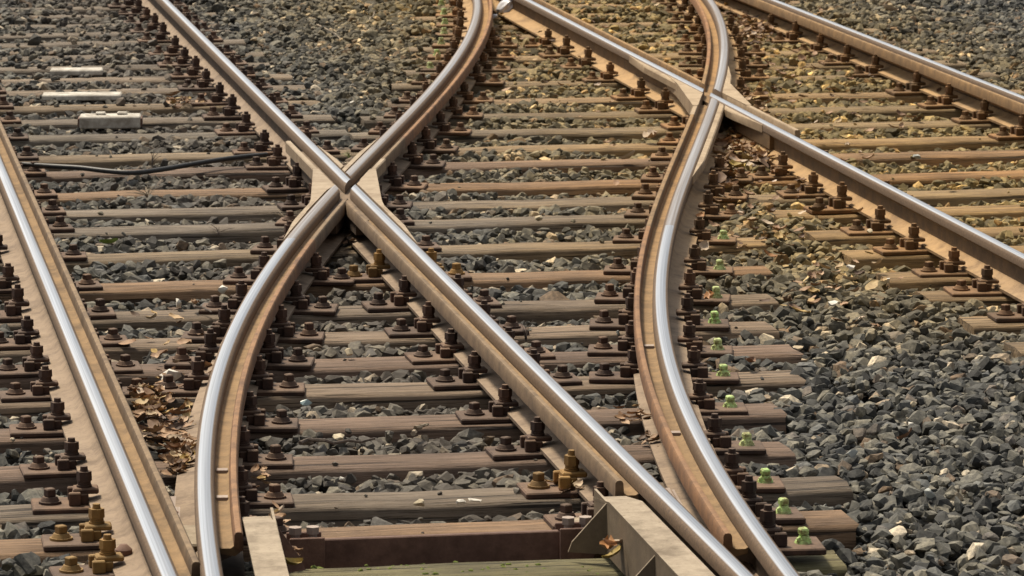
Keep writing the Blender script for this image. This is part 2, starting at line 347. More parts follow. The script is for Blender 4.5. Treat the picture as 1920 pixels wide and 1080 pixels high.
for root, key, ts in ((R2LOW, '2', (-6.08, -6.47)), (R4LOW, '4', (-4.2, -5.75))):      # small pale steel bars lying in the groove
    for t in ts:
        fn, g = RAILN[key], GAUGE[key]; b = bmesh.new()
        sweep(b, [(0.033, 0.104), (0.033, 0.113), (0.066, 0.113), (0.066, 0.104)], fn, g, t, t + 0.035, dz=ZB)
        mobj('groove_bar', b, M['plate_steel'], root, root.location)
# ------------------------------------------------------------------ crossings (the second is the first turned half round)
def crossing(tc, nc, sg, kp, kq, ext, label):
    """P is the straight rail, Q the curved one; ext = ends of P low, P high, Q low, Q high in the turned frame"""
    root = empty('rail_crossing', W(tc, nc, 0)); tag(root, label, 'rail crossing'); L = root.location
    gp, gq = GAUGE[kp], GAUGE[kq]; fp, fq = RAILN[kp], RAILN[kq]
    def rt(a): return tc + sg * a
    q0 = fq(tc); m = cslope(tc)
    def sw(prof, k, a, b, dz=0.0, tp=None): return sweep(bmesh.new(), prof, RAILN[k], GAUGE[k], rt(a), rt(b), dz=ZB + dz, step=0.06, taper=None if tp is None else (rt(tp), 0.55))
    flg = [(-0.060, 0.108), (-0.060, 0.140), (-0.055, 0.1458), (-0.0315, 0.1468), (-0.0305, 0.108)]
    cs = math.sqrt(1 + m * m)
    # vertical cutting planes: along P at lateral p (turned frame), along Q at lateral q
    def cp(bm, p, keep): return cut(bm, tc, nc + sg * p, 1, 0, keep * sg)
    def cq(bm, q, keep): return cut(bm, tc, q0 + sg * q * cs, 1, m, keep * sg)
    pl, ph, ql, qh = ext
    mob = lambda name, bm, mat, sm=40: mobj(name, bm, M[mat], root, L, sm)
    # nose: upper heads of P and Q, outside both flangeways
    mob('crossing_nose', cq(sw(P_HEAD, kp, -0.6, ph), 0.0285, -1), 'steel_head')
    mob('crossing_nose', cp(sw(P_HEAD, kq, -0.6, qh), 0.031, 1), 'steel_head_dull')
    # wing rails: lower heads, ending at the other rail's flangeway
    mob('wing_rail', cq(sw(P_HEAD, kp, pl, 0.5), 0.071, 1), 'steel_head')
    mob('wing_rail', cp(sw(P_HEAD, kq, ql, 0.5), -0.071, -1), 'steel_head_dull')
    mob('outer_flange', cq(sw(flg, kp, pl, 0.5, 0, pl), 0.073, 1), 'cast_steel')
    mob('outer_flange', cp(sw(flg, kq, ql, 0.5, 0, ql), -0.073, -1), 'cast_steel')
    mob('outer_flange', cp(sw(flg, kq, -0.6, min(qh, 3.0), 0, min(qh, 3.0)), 0.0325, 1), 'cast_steel')
    mob('outer_flange', cq(sw(flg, kp, 0.02, ph * 0.8, 0, ph * 0.8), 0.0, -1) if False else cut(sw(flg, kp, 0.25, ph * 0.8, 0, ph * 0.8), tc, q0 - sg * 0.064 * cs, 1, m, -sg), 'cast_steel')
    # guard lips of the lower legs, mitred at their apex
    mob('guard_lip', cq(sw(P_LIP, kp, pl, 0.2), 0.0975, 1), 'rail_lip')
    mob('guard_lip', cp(sw(P_LIP, kq, ql, 0.2), -0.070, -1), 'rail_lip')
    # wing ends beside the upper legs
    wingp = [(0.0712, 0.095), (0.0725, 0.143), (0.076, 0.148), (0.094, 0.148), (0.0985, 0.143), (0.0985, 0.095)]
    mob('wing_end', cq(sw(wingp, kp, -0.9, 1.45), -0.0585, -1), 'cast_steel')
    mob('wing_end', cp(sw(wingp, kq, -0.9, 0.75), 0.0585, 1), 'cast_steel')
    if qh > 0.8:
        mob('guard_lip', sw(P_LIP, kq, 0.75, qh), 'rail_lip')
        mob('flangeway', sw(P_FLOOR, kq, 0.75, qh), 'groove_floor')
    # block between and under the legs, coloured dark like the shaded web
    blk = [(-0.028, 0.045), (-0.028, 0.112), (0.029, 0.108), (0.088, 0.106), (0.088, 0.045)]
    blk2 = [(-0.026, 0.047), (-0.026, 0.110), (0.029, 0.106), (0.086, 0.104), (0.086, 0.047)]
    mob('crossing_block', sw(blk, kp, -0.95, 1.35), 'rail_side')
    mob('crossing_block', cp(sw(blk2, kq, -0.9, -0.0), -0.09, -1), 'rail_side')
    mob('crossing_block', cp(sw(blk2, kq, 0.0, 0.75), 0.05, 1), 'rail_side')
    for k, a, b in ((kp, pl, -0.95), (kq, ql, -0.9)):
        mob('flangeway', sw(P_FLOOR, k, a, b), 'groove_floor'); mob('rail_web', sw(P_WEB_G, k, a, b), 'rail_side')
    mob('rail_web', sw(P_WEB, kp, min(1.35, ph - 0.05), ph), 'rail_side')
    mob('rail_web', sw(P_WEB_G, kq, 0.75, qh), 'rail_side')
    mob('rail_foot', sw(P_FOOT, kp, pl, 0.6), 'rail_foot'); mob('rail_foot', sw(P_FOOTN, kp, 0.6, ph), 'rail_foot')
    mob('rail_foot', cp(sw(P_FOOT, kq, ql, -0.02), -0.085, -1), 'rail_foot')
    mob('rail_foot', cp(sw(P_FOOT, kq, 0.02, qh), 0.085, 1), 'rail_foot')
    # shoulders filling the outer corners between wing end and wing rail, flush with the running surface
    def qn(a): return sg * (fq(rt(a)) - nc)
    def pt(a, b): return W(rt(a), nc + sg * b)
    for z, pts in ((ZB + 0.1503, [pt(0.40, -0.0985), pt(-0.573, qn(-0.573) - 0.063), pt(-0.95, qn(-0.95) - 0.0325), pt(-0.573, qn(-0.573) - 0.0305), pt(-0.30, qn(-0.30) - 0.0305), pt(-0.16, -0.0735), pt(0.40, -0.0735)]),
                   (ZB + 0.1500, [pt(0.36, qn(0.36) + 0.1015), pt(-0.666, 0.062), pt(-1.05, 0.0325), pt(-0.666, 0.0305), pt(-0.16, 0.0305), pt(0.02, qn(0.02) + 0.0745), pt(0.36, qn(0.36) + 0.0745)])):
        b = bmesh.new(); prism(b, pts, 0.095, z); mob('crossing_shoulder', b, 'cast_steel', None)
    return root
crossing(0.0, 0.0, 1, '1', '2', (-1.9, 1.6, -1.7, 1.5), 'steel rail crossing left of centre where the long straight rail meets the curved one')
lo, hi = 2.0, 4.0
for _ in range(50):
    mid = (lo + hi) / 2
    if r4(mid) < N3: lo = mid
    else: hi = mid
T2 = lo
crossing(T2, N3, -1, '3', '4', (T2 - 5.0, T2 - 1.4, T2 - 4.4, T2 + 1.6), 'dusty steel rail crossing at the upper right where two rails form an X')

# ------------------------------------------------------------------ sleepers
KZ = CAM_H / 2.677268                            # rows were measured on the sleeper plane
OT, ON = OX * TX + OY * TY, OX * NX + OY * NY
def ST(t): return KZ * t + (KZ - 1) * OT
def SN(n): return KZ * n + (KZ - 1) * ON
SW_, SH_ = 0.228, 0.17
def sleeper(tf, n0, n1, label, tint, cat='sleeper', skew=0.0, z=0.0):
    seg = max(4, int((n1 - n0) / 0.25)); bm = bmesh.new(); Lh = (n1 - n0) / 2
    wv = [rnd.uniform(-0.005, 0.005) for _ in range(seg + 1)]; sec = []
    for i in range(seg + 1):
        x = -Lh + 2 * Lh * i / seg; e = wv[i]; q = rnd.uniform(-0.003, 0.003); b = 0.012
        endc = rnd.uniform(-0.006, 0.006) if i in (0, seg) else 0
        y0, y1 = -SW_ / 2 + e, SW_ / 2 + rnd.uniform(-0.004, 0.004); zt = q
        pr = [(y0, -SH_), (y0, zt - b), (y0 + b, zt), (0.0, zt + rnd.uniform(-0.002, 0.003)), (y1 - b, zt), (y1, zt - b), (y1, -SH_)]
        sec.append([bm.verts.new((x + endc + (rnd.uniform(-0.008, 0.008) if i in (0, seg) else 0), y, zz)) for y, zz in pr])
    for i in range(seg):
        for j in range(7): bm.faces.new((sec[i][j], sec[i][(j + 1) % 7], sec[i + 1][(j + 1) % 7], sec[i + 1][j]))
    bm.faces.new(sec[0][::-1]); bm.faces.new(sec[-1])
    o = mobj('sleeper', bm, M['sleeper_wood'], None, None, 50)
    o.location = W(tf + SW_ / 2, (n0 + n1) / 2, -0.03 if tf < -6.8 else z); o.rotation_euler = (0, 0, THETA + skew)
    o.color = (*tint, 1); tag(o, label, cat, 'wooden sleepers under the tracks'); return o
def tint(k=None):
    v = rnd.uniform(0.82, 1.2); a = rnd.uniform(-0.06, 0.08)
    return {'orange': (1.25, 1.0, 0.78), 'green': (0.85, 0.95, 0.62), 'grey': (0.95, 0.97, 1.0), 'purple': (1.0, 0.86, 0.84), 'tan': (1.2, 1.12, 0.95)}.get(k, (v * (1 + a), v, v * (1 - a * 0.8)))
SLEEPERS = []                                    # (front edge t, n0, n1, family)
longrows = [(-7.04, 0.55, 'green'), (-6.41, 0.67, 'orange'), (-5.93, 0.78, None), (-5.34, 0.75, 'purple'), (-4.70, 0.86, 'purple'), (-4.08, 1.08, None),
            (-3.56, 1.19, 'purple'), (-3.02, 1.24, None), (-2.40, 1.38, None), (-1.68, 1.53, 'orange'), (-0.88, 1.72, 'tan'), (-0.11, 1.75, 'grey')]
for i, (t, n1, k) in enumerate(longrows):
    t, n1 = (ST(t), SN(n1)) if i else (-6.95, SN(n1))
    extra = {0: 'mossy green wooden sleeper in front of the brown steel beam', 1: 'tan wooden sleeper right behind the brown steel beam'}.get(i)
    sleeper(t, -2.15 + rnd.uniform(-0.06, 0.06), n1, extra or 'long weathered wooden sleeper, %s row above the brown beam, right end in gravel' % ORD[i - 1], tint(k))
    SLEEPERS.append((t, -2.15, n1, 'L'))
for i, (t, k) in enumerate([(0.45, None), (1.05, 'orange'), (1.82, 'purple'), (2.40, 'tan')]):
    t = ST(t)
    sleeper(t, -2.15, 4.45, ('long wooden sleeper reaching under all the tracks, %s row above the left crossing' % ORD[i]), tint(k))
    SLEEPERS.append((t, -2.15, 4.45, 'L'))
arow = [3.25, 3.93, 4.59, 5.31, 5.95, 6.6, 7.2, 8.0, 8.6, 9.2, 9.8, 10.4]
for i, t in enumerate(arow):
    tt = ST(t) + rnd.uniform(-0.02, 0.02)
    sleeper(tt, -2.15 + rnd.uniform(-0.05, 0.05), 0.43 + rnd.uniform(-0.05, 0.05), 'grey wooden sleeper of the left track, %s row up from the black cable' % ORD[i + 1], tint('tan' if i == 2 else 'grey' if i > 4 else None))
    SLEEPERS.append((tt, -2.15, 0.46, 'A'))
brow = [3.1, 3.79, 4.46, 5.34, 6.03, 6.7, 7.35, 8.0, 8.65, 9.3, 9.95, 10.6]
for i, t in enumerate(brow):
    tt = ST(t) + rnd.uniform(-0.02, 0.02); n0 = r2(tt) - 0.36 + rnd.uniform(-0.07, 0.05)
    sleeper(tt, n0, 4.45, 'dusty wooden sleeper from upper curved rail to right track, %s above the right crossing' % ORD[i], tint())
    SLEEPERS.append((tt, n0, 4.45, 'X'))
for i, t in enumerate([-0.09, -0.75, -1.31, -1.95, -2.45, -3.05, -3.65]):
    tt = ST(t); n0 = 1.87 + 0.012 * i
    sleeper(tt, n0, 4.45, 'dusty tan sleeper of the right track, left end in gravel, %s below right crossing' % ORD[i], tint('tan'))
    SLEEPERS.append((tt, n0, 4.45, 'B'))

# ------------------------------------------------------------------ rail fastenings
def mesh_of(bm, name, mat, smooth=None):
    o = mobj(name, bm, mat, None, None, smooth); me = o.data; bpy.data.objects.remove(o); return me
def fastener_meshes():
    R = {}
    def plate(x0, x1):
        bm = bmesh.new(); bx(bm, ((x0 + x1) / 2, 0, 0.009), (x1 - x0, 0.165, 0.018), None, 0.004); return bm
    R['base_plate'] = {}
    for k, (a, b) in {'both': (-0.26, 0.26), 'right': (-0.08, 0.26), 'left': (-0.26, 0.08)}.items(): R['base_plate'][k] = mesh_of(plate(a, b), 'base_plate', M['fastener_iron'])
    bm = bmesh.new()
    bx(bm, (0.116, 0, 0.033), (0.046, 0.075, 0.03), None, 0.003); bx(bm, (0.100, 0, 0.0535), (0.076, 0.062, 0.016), None, 0.004)
    bx(bm, (0.134, -0.042, 0.036), (0.036, 0.022, 0.036), None, 0.003); bx(bm, (0.134, 0.042, 0.036), (0.036, 0.022, 0.036), None, 0.003)
    R['clamp'] = bm
    bm = bmesh.new()
    cyl(bm, (0.104, 0, 0.0615), 0.023, 0.006, 14); cyl(bm, (0.104, 0, 0.0685), 0.0205, 0.005, 14); cyl(bm, (0.104, 0, 0.0745), 0.0205, 0.004, 14)
    cyl(bm, (0.104, 0, 0.0790), 0.0235, 0.026, 6, 0.0225, 0.4); cyl(bm, (0.104, 0, 0.105), 0.0125, 0.014, 10, 0.011)
    R['hook_bolt'] = bm
    bm = bmesh.new()
    cyl(bm, (0.206, 0, 0.018), 0.034, 0.007, 14); cyl(bm, (0.206, 0, 0.025), 0.029, 0.012, 14, 0.022); bx(bm, (0.206, 0, 0.048), (0.028, 0.028, 0.024), Matrix.Rotation(0.5, 3, 'Z'), 0.003)
    R['screw'] = bm
    out = {'base_plate': R['base_plate']}
    for k in ('clamp', 'hook_bolt', 'screw'):
        for mk, mt in (('iron', 'fastener_iron'), ('ochre', 'fastener_ochre')):
            out[k, mk] = mesh_of(R[k].copy(), k, M[mt], 30)
    bm = bmesh.new(); cyl(bm, (0.206, 0, 0.018), 0.026, 0.007, 9, 0.023); cyl(bm, (0.207, 0.0, 0.025), 0.019, 0.013, 7, 0.015); bx(bm, (0.206, 0.001, 0.0475), (0.027, 0.025, 0.019), Matrix.Rotation(0.35, 3, 'Z') @ Matrix.Rotation(0.12, 3, 'X'), 0.004); bx(bm, (0.216, -0.012, 0.026), (0.014, 0.012, 0.018), Matrix.Rotation(0.5, 3, 'Y'), 0.002); bx(bm, (0.193, -0.010, 0.026), (0.012, 0.012, 0.018), Matrix.Rotation(-0.5, 3, 'Y'), 0.002); out['screw', 'lime'] = mesh_of(bm, 'screw', M['lime_paint'], 30)
    return out
FM = fastener_meshes()
RNAME = {'1': 'long straight rail', '2': 'left curved rail', '3': 'rail through the right crossing', '4': 'right curved rail', '5': 'upper right corner rail', '6': 'lower left edge rail'}
FAM = {'1': 'LA', '2': 'LX', '3': 'LXB', '4': 'LX', '5': 'LXB', '6': 'LA'}
FASTPTS = []
COV = {}
def fastenings():
    for key in '123456':
        fn = RAILN[key]; idx = 0
        for (tf, n0, n1, fam) in sorted(SLEEPERS):
            t = tf + SW_ / 2
            if fam not in FAM[key]: continue
            n = fn(t)
            if not (n0 + 0.2 < n < n1 - 0.2 or (n0 < n < n1)): continue
            if key == '2' and (t < -8.0 ): continue
            if key == '3' and fam == 'L' and t < 0.3: continue
            if key == '5' and t < -1.4: continue
            p = W(t, n, 0)
            if not inview(p, 90): continue
            sides = []
            for s in (-1, 1):
                ok = True
                for k2 in '123456':
                    if k2 == key: continue
                    d = (RAILN[k2](t) - n) * s
                    if 0 < d < 0.46 and not (k2 == '3' and fam == 'L' and t < 0.3): ok = False
                    if d >= 0.46 and d < 0.60 and key > k2: ok = True
                if key == '1' and s < 0 and t < -6.7: ok = False        # the steel covers stand here
                if key == '2' and s > 0 and t < -6.6: ok = False
                if key in '14' and t < -5.75 and s == (1 if key == '1' else -1): ok = False
                if key in '26' and t < -5.55 and s == (-1 if key == '2' else 1): ok = False
                if ok: sides.append(s)
            if not sides: continue
            sl_ = math.atan((fn(t + 0.1) - fn(t - 0.1)) / 0.2)
            lime = (key == '4' and -7.3 < t < -0.8) or (key == '2' and t > 5.85)
            vis = -1 if key in '1356' or (key == '4') else 1
            ochre = (key == '1' and abs(t + 5.95) < 0.1) or (key == '6' and t < -6.35) or (key == '1' and abs(t + 1.75) < 0.1)
            th = empty('rail_fastening', p + W(rnd.uniform(-0.02, 0.02), 0) - W(0, 0), THETA - sl_ + rnd.uniform(-0.05, 0.05)); th.scale = (1, rnd.uniform(0.92, 1.05), rnd.uniform(0.92, 1.12)); th.rotation_euler.x = rnd.uniform(-0.02, 0.02)
            look = 'ochre-yellow rusted' if ochre else 'dark rusty' if not (0.9 < n < 3.3 and t > -1.5) else 'dust-brown'
            extra = ' with lime screw' if lime else ''
            where = 'from the bottom edge' if key in '1246' else ('from the right edge')
            tag(th, '%s fastening%s on the %s, %s %s' % ('rusty' if lime else look, extra, RNAME[key], ORD[idx], where), 'rail fastening', 'rail fastenings bolted to the sleepers'); idx += 1
            def part(nm, me, rot=0.0, y=0.0):
                o = bpy.data.objects.new(nm, me); link(o); o.parent = th; o.rotation_euler = (0, 0, rot); o.location = (0, 0, 0); return o
            part('base_plate', FM['base_plate']['both' if len(sides) == 2 else 'right' if sides[0] > 0 else 'left'])
            mk = 'ochre' if ochre else 'iron'
            for s in sides:
                r = 0.0 if s > 0 else math.pi
                part('clamp', FM['clamp', mk], r); part('hook_bolt', FM['hook_bolt', mk], r + rnd.uniform(-0.05, 0.05))
                lm = lime and s == (1 if key == '4' else -1)
                sc_ = part('screw', FM['screw', 'lime' if lm else mk], r)
                if lm: sc_['label'] = 'lime green painted screw'
                FASTPTS.append((t, n + s * 0.17))
fastenings()
# ------------------------------------------------------------------ switch gear at the bottom
def covers():
    # left cover: inverted channel beside the left curved rail, open on the right
    for key, s, t1, label in (('2', 1, -6.72, 'pale bent-steel cover beside the left curved rail at the bottom left'), ('1', -1, -6.62, 'large pale bent-steel cover with ribs beside the long straight rail at the bottom')):
        fn = RAILN[key]; root = empty('switch_cover', W(-7.6, fn(-7.6) + s * 0.14, 0)); tag(root, label, 'steel cover'); L = root.location
        a0, a1 = (0.102, 0.19) if key == '2' else (0.07, 0.165)
        zt = 0.160
        def strip(bm, o0, o1, z0, z1, ta, tb):
            pts = [W(ta, fn(ta) + s * o0), W(ta, fn(ta) + s * o1), W(tb, fn(tb) + s * o1), W(tb, fn(tb) + s * o0)]
            prism(bm, pts, z0, z1)
        b = bmesh.new(); strip(b, a0, a1, zt - 0.008, zt, -8.6, t1 - 0.24); mobj('top_plate', b, M['cover_steel'], root, L)
        b = bmesh.new()                                    # the sloping far end of the top
        pts = [(t1 - 0.24, a0, zt), (t1 - 0.24, a1, zt), (t1, a1, zt - 0.035), (t1, a0, zt - 0.035)]
        v = [b.verts.new(W(t, fn(t) + s * o, z)) for t, o, z in pts]; v2 = [b.verts.new(W(t, fn(t) + s * o, z - 0.008)) for t, o, z in pts]
        b.faces.new(v); b.faces.new(v2[::-1])
        for i in range(4): b.faces.new((v[i], v[(i + 1) % 4], v2[(i + 1) % 4], v2[i]))
        mobj('sloping_end', b, M['cover_steel'], root, L)
        b = bmesh.new(); strip(b, a1 - 0.008, a1 - 0.0005, 0.0, zt - 0.0085, -8.6, t1 - 0.01); mobj('side_plate', b, M['cover_steel'], root, L)
        for tr in ((t1 - 0.20, -7.50) if key == '1' else (t1 - 0.20,)):    # ribs
            b = bmesh.new(); o1 = a1 + (0.10 if key == '1' else 0.09); n = fn(tr)
            q = [W(tr, n + s * a1, 0.0), W(tr + 0.05, n + s * o1, 0.0), W(tr + 0.045, n + s * (o1 - 0.01), 0.03), W(tr, n + s * a1, zt - 0.012)]
            d = Vector((TX, TY, 0)) * 0.008
            v = [b.verts.new(p) for p in q]; v2 = [b.verts.new(p + d) for p in q]
            b.faces.new(v); b.faces.new(v2[::-1])
            for i in range(4): b.faces.new((v[i], v[(i + 1) % 4], v2[(i + 1) % 4], v2[i]))
            mobj('rib', b, M['cover_steel'] if key == '1' else M['beam_iron'], root, L)
covers()
def tie_beam():
    tf = ST(-6.46); n0 = r2(tf) + 0.33; n1 = -0.26; root = empty('tie_beam', W(tf, (n0 + n1) / 2, 0)); tag(root, 'dark brown steel beam across the bottom between two pale covers', 'steel beam'); L = root.location
    rot = Matrix.Rotation(THETA, 3, 'Z')
    b = bmesh.new(); c = W(tf, (n0 + n1) / 2, -0.026); bx(b, c, (n1 - n0, 0.022, 0.104), rot, 0.003); mobj('beam_bar', b, M['beam_iron'], root, L)
    for n in (n0 + 0.0, n1 - 0.0):
        b = bmesh.new(); s = 1 if n > -0.6 else -1
        for dt in (-0.045, 0.035): bx(b, W(tf + dt, n + s * 0.045, -0.02), (0.10, 0.012, 0.12), rot, 0.002)
        bk = mobj('end_bracket', b, M['beam_iron'], root, L)
        for k in (0, 1):
            b = bmesh.new(); c = W(tf - 0.012, n + s * (0.025 + 0.05 * k), -0.06); cyl(b, c, 0.013, 0.105, 10); cyl(b, c + Vector((0, 0, 0.1055)), 0.020, 0.02, 6)
            o = mobj('bolt', b, M['plate_steel'], None, L, 30); o.parent = bk; o.location = L - bk.location - root.location
    b = bmesh.new(); bx(b, W(tf + 0.07, n1 + 0.10, 0.022), (0.075, 0.17, 0.014), Matrix.Rotation(THETA + 0.2, 3, 'Z'), 0.003); mobj('strap', b, M['cover_steel'], root, L)
tie_beam()
def slide_plates():
    for i, (poly, z, label) in enumerate([
        ([(-8.5, 0.105), (-8.5, None), (-5.92, None), (-5.92, 0.105)], 0.03, 'flat pinkish-grey slide plate between the long straight and right curved rails'),
        ([(-8.3, N6 + 0.105), (-8.3, 'q'), (-5.78, 'q'), (-5.78, N6 + 0.105)], 0.03, 'flat tan ribbed slide plate between lower left rails')]):
        pts = []
        for t, n in poly:
            if n is None: n = r4(t) - 0.10 if t > -7 else 0.106
            if n == 'q': n = r2(t) - 0.092
            pts.append((t, n))
        if i == 1: pts = [(-7.1, N6 + 0.1), (-7.1, r2(-7.1) - 0.09), (-5.95, r2(-5.95) - 0.09), (-5.95, N6 + 0.1)]
        else: pts = [(-7.1, 0.092), (-7.1, r4(-7.1) - 0.09), (-6.08, r4(-6.08) - 0.09), (-6.08, 0.092)]
        root = empty('slide_plate', W(-6.4, (pts[0][1] + pts[2][1]) / 2, 0)); tag(root, label, 'steel plate'); L = root.location
        b = bmesh.new(); prism(b, [W(*p) for p in pts], 0.002, z); mobj('plate', b, M['plate_steel'], root, L)
        for k in range(7):                                # fine ribs of the plate
            f = (k + 0.5) / 7; b = bmesh.new()
            a = [pts[0][1] + (pts[1][1] - pts[0][1]) * f, pts[3][1] + (pts[2][1] - pts[3][1]) * f]
            w_ = 0.004; prism(b, [W(-7.08, a[0] - w_), W(-7.08, a[0] + w_), W(-6.12, a[1] + w_), W(-6.12, a[1] - w_)], z - 0.001, z + 0.003)
            mobj('rib', b, M['plate_steel'], root, L)
        b = bmesh.new(); c = W(-6.2, (pts[2][1] + pts[3][1]) / 2, z); cyl(b, c, 0.018, 0.006, 12); mobj('rivet', b, M['beam_iron'], root, L, 30)
    c = W(*tn(357, 1012, 0.05), 0.03); b = bmesh.new(); bx(b, c, (0.09, 0.26, 0.07), Matrix.Rotation(THETA, 3, 'Z'), 0.006)
    o = mobj('steel_block', b, M['cover_steel'], None, c); tag(o, 'pale grey steel block wedged between rails at the bottom left', 'steel block')
    # bolt head standing on the wide foot of the lower left rail
    c = W(*tn(232, 1032, 0.05), 0.0); root = empty('dome_bolt', c); tag(root, 'dark dome-headed bolt on the foot of the lower left rail', 'bolt')
    b = bmesh.new(); cyl(b, c + Vector((0, 0, 0.03)), 0.036, 0.007, 16); mobj('washer', b, M['beam_iron'], root, c, 30)
    b = bmesh.new(); cyl(b, c + Vector((0, 0, 0.037)), 0.024, 0.016, 14); cyl(b, c + Vector((0, 0, 0.0531)), 0.024, 0.014, 14, 0.010); mobj('bolt_head', b, M['beam_iron'], root, c, 50)
slide_plates()

# ------------------------------------------------------------------ loose things
def rock(bm, c, r, seed, flat=0.6):
    q = random.Random(seed); n = 16; s = (1, q.uniform(0.6, 0.95), q.uniform(flat * 0.8, flat * 1.2)); rot = Matrix.Rotation(q.uniform(0, 6.28), 3, 'Z') @ Matrix.Rotation(q.uniform(-0.3, 0.3), 3, 'X')
    vs = []
    for _ in range(n):
        v = Vector((q.gauss(0, 1), q.gauss(0, 1), q.gauss(0, 1))).normalized() * q.uniform(0.85, 1.0); v = Vector((v.x * s[0], v.y * s[1], v.z * s[2])) * r
        vs.append(bm.verts.new(Vector(c) + rot @ v))
    res = bmesh.ops.convex_hull(bm, input=vs); bmesh.ops.delete(bm, geom=[v for v in vs if v.is_valid and not v.link_faces], context='VERTS')
def stone(u, v, px, mat, label, cat='stone', name='stone', z=0.0, flat=0.6):
    p = at(u, v, z); r = px / 2 / (F_PX / p.y); bm = bmesh.new(); rock(bm, (0, 0, 0), r, int(u * 7 + v), flat)
    o = mobj(name, bm, M[mat]); o.location = p + Vector((0, 0, r * flat * 0.35 + 0.022)); tag(o, label, cat)
for a in [(336, 582, 33, 'white_stone', 'white pointed stone on a sleeper left of the curved rail'), (421, 556, 32, 'white_stone', 'crumbly white stone in ballast beside the left curved rail'),
          (317, 722, 56, 'white_stone', 'wide white stone lump above the pile of dry leaves'), (574, 770, 26, 'blue_glass', 'bluish glass shard lying in the ballast by the left curved rail', 'glass shard', 'glass_shard'),
          (654, 674, 24, 'tan_stone', 'rounded tan pebble between sleepers inside the V of rails'), (641, 912, 14, 'white_stone', 'small white pebble between sleepers near the bottom'),
          (637, 836, 34, 'tan_stone', 'yellowish cream stone among ballast near the bottom left fastenings'), (787, 960, 28, 'tan_stone', 'cream curved stone chip behind the brown steel beam'),
          (864, 957, 22, 'white_stone', 'small white flake left of a larger flake near the beam'), (890, 952, 36, 'white_stone', 'flat white flake behind the brown steel beam', 'stone', 'stone', 0.01, 0.22),
          (1562, 582, 28, 'white_stone', 'white stone in the gravel field right of centre'), (1662, 538, 24, 'white_stone', 'white stone in gravel near the lower right sleeper end'),
          (1745, 942, 36, 'pale_grey_stone', 'pale grey stone in gravel at the lower right edge'), (1712, 772, 22, 'tan_stone', 'cream stone in gravel at the right edge'),
          (1598, 866, 28, 'pale_grey_stone', 'light grey round stone just above the big sleeper end'), (1706, 808, 26, 'white_stone', 'flat whitish stone on gravel right of the sleeper ends', 'stone', 'stone', 0.0, 0.35),
          (258, 338, 22, 'white_stone', 'white stone beside dry weeds below the black cable'), (805, 152, 16, 'pale_grey_stone', 'pale grey stone near the upper curved rail'),
          (728, 55, 18, 'pale_grey_stone', 'flat pale stone in upper ballast right of the twig'), (1630, 445, 20, 'tan_stone', 'tan stone between dusty sleepers at the right'),
          (1720, 305, 24, 'pale_grey_stone', 'light stone between right track sleepers near the right edge'), (1595, 512, 20, 'white_stone', 'pale chip below the dusty sleeper ends'),
          (660, 200, 12, 'white_stone', 'tiny white chip in upper ballast between two rails'), (1010, 420, 22, 'tan_stone', 'tan-olive stone in ballast right of the long straight rail')]: stone(*a)

def boards():
    for (u0, u1, v, h, label) in [(95, 193, 141, 0.032, 'pale board at the left edge, topmost of three'), (80, 228, 188, 0.032, 'pale board at the left edge, middle of three'), (150, 264, 240, 0.062, 'hollow white box beam at the left, lowest of three boards')]:
        a = at(u0, v, 0.0); b = at(u1, v - 0.018 * (u1 - u0) * 0.4, 0.0); c = (a + b) / 2; ln = (b - a).length
        root = empty('white_board', Vector((c.x, c.y, 0.0)), math.atan2(b.y - a.y, b.x - a.x)); tag(root, label, 'board')
        bm = bmesh.new(); bx(bm, (0, 0, h / 2 + 0.004), (ln, 0.16, h), None, 0.006); o = mobj('plank', bm, M['white_board'], None, None); o.parent = root
        if h > 0.06:
            for s in (-1, 1):
                bm = bmesh.new(); bx(bm, (s * (ln / 2 + 0.003), 0, h / 2 + 0.004), (0.012, 0.13, h - 0.022), None, 0.002); o = mobj('hollow_shade', bm, M['beam_iron']); o.parent = root  # dark plate standing in for the shade inside the hollow end
            for x in (-0.05, 0.06):
                bm = bmesh.new(); bx(bm, (x, 0.03, h + 0.0105), (0.05, 0.06, 0.012), None, 0.004); o = mobj('spacer', bm, M['white_board']); o.parent = root
boards()
def cable():
    px = [(40, 308), (100, 314), (150, 317), (200, 321), (250, 322), (300, 316), (350, 309), (400, 303), (450, 297), (500, 291)]
    pts = [at(u, v, 0.045) + Vector((0, 0, 0.006 * math.sin(i))) for i, (u, v) in enumerate(px)]
    fine = []
    for i in range(len(pts) - 1):
        p0, p1, p2, p3 = pts[max(i - 1, 0)], pts[i], pts[i + 1], pts[min(i + 2, len(pts) - 1)]
        for k in range(5):
            f = k / 5; fine.append(0.5 * (2 * p1 + (p2 - p0) * f + (2 * p0 - 5 * p1 + 4 * p2 - p3) * f * f + (3 * p1 - p0 - 3 * p2 + p3) * f ** 3))
    bm = bmesh.new(); tube(bm, fine + [pts[-1]], 0.012, 10); o = mobj('cable', bm, M['black_rubber'], None, None, 60); tag(o, 'thick black cable lying across sleepers at the left', 'cable')
cable()
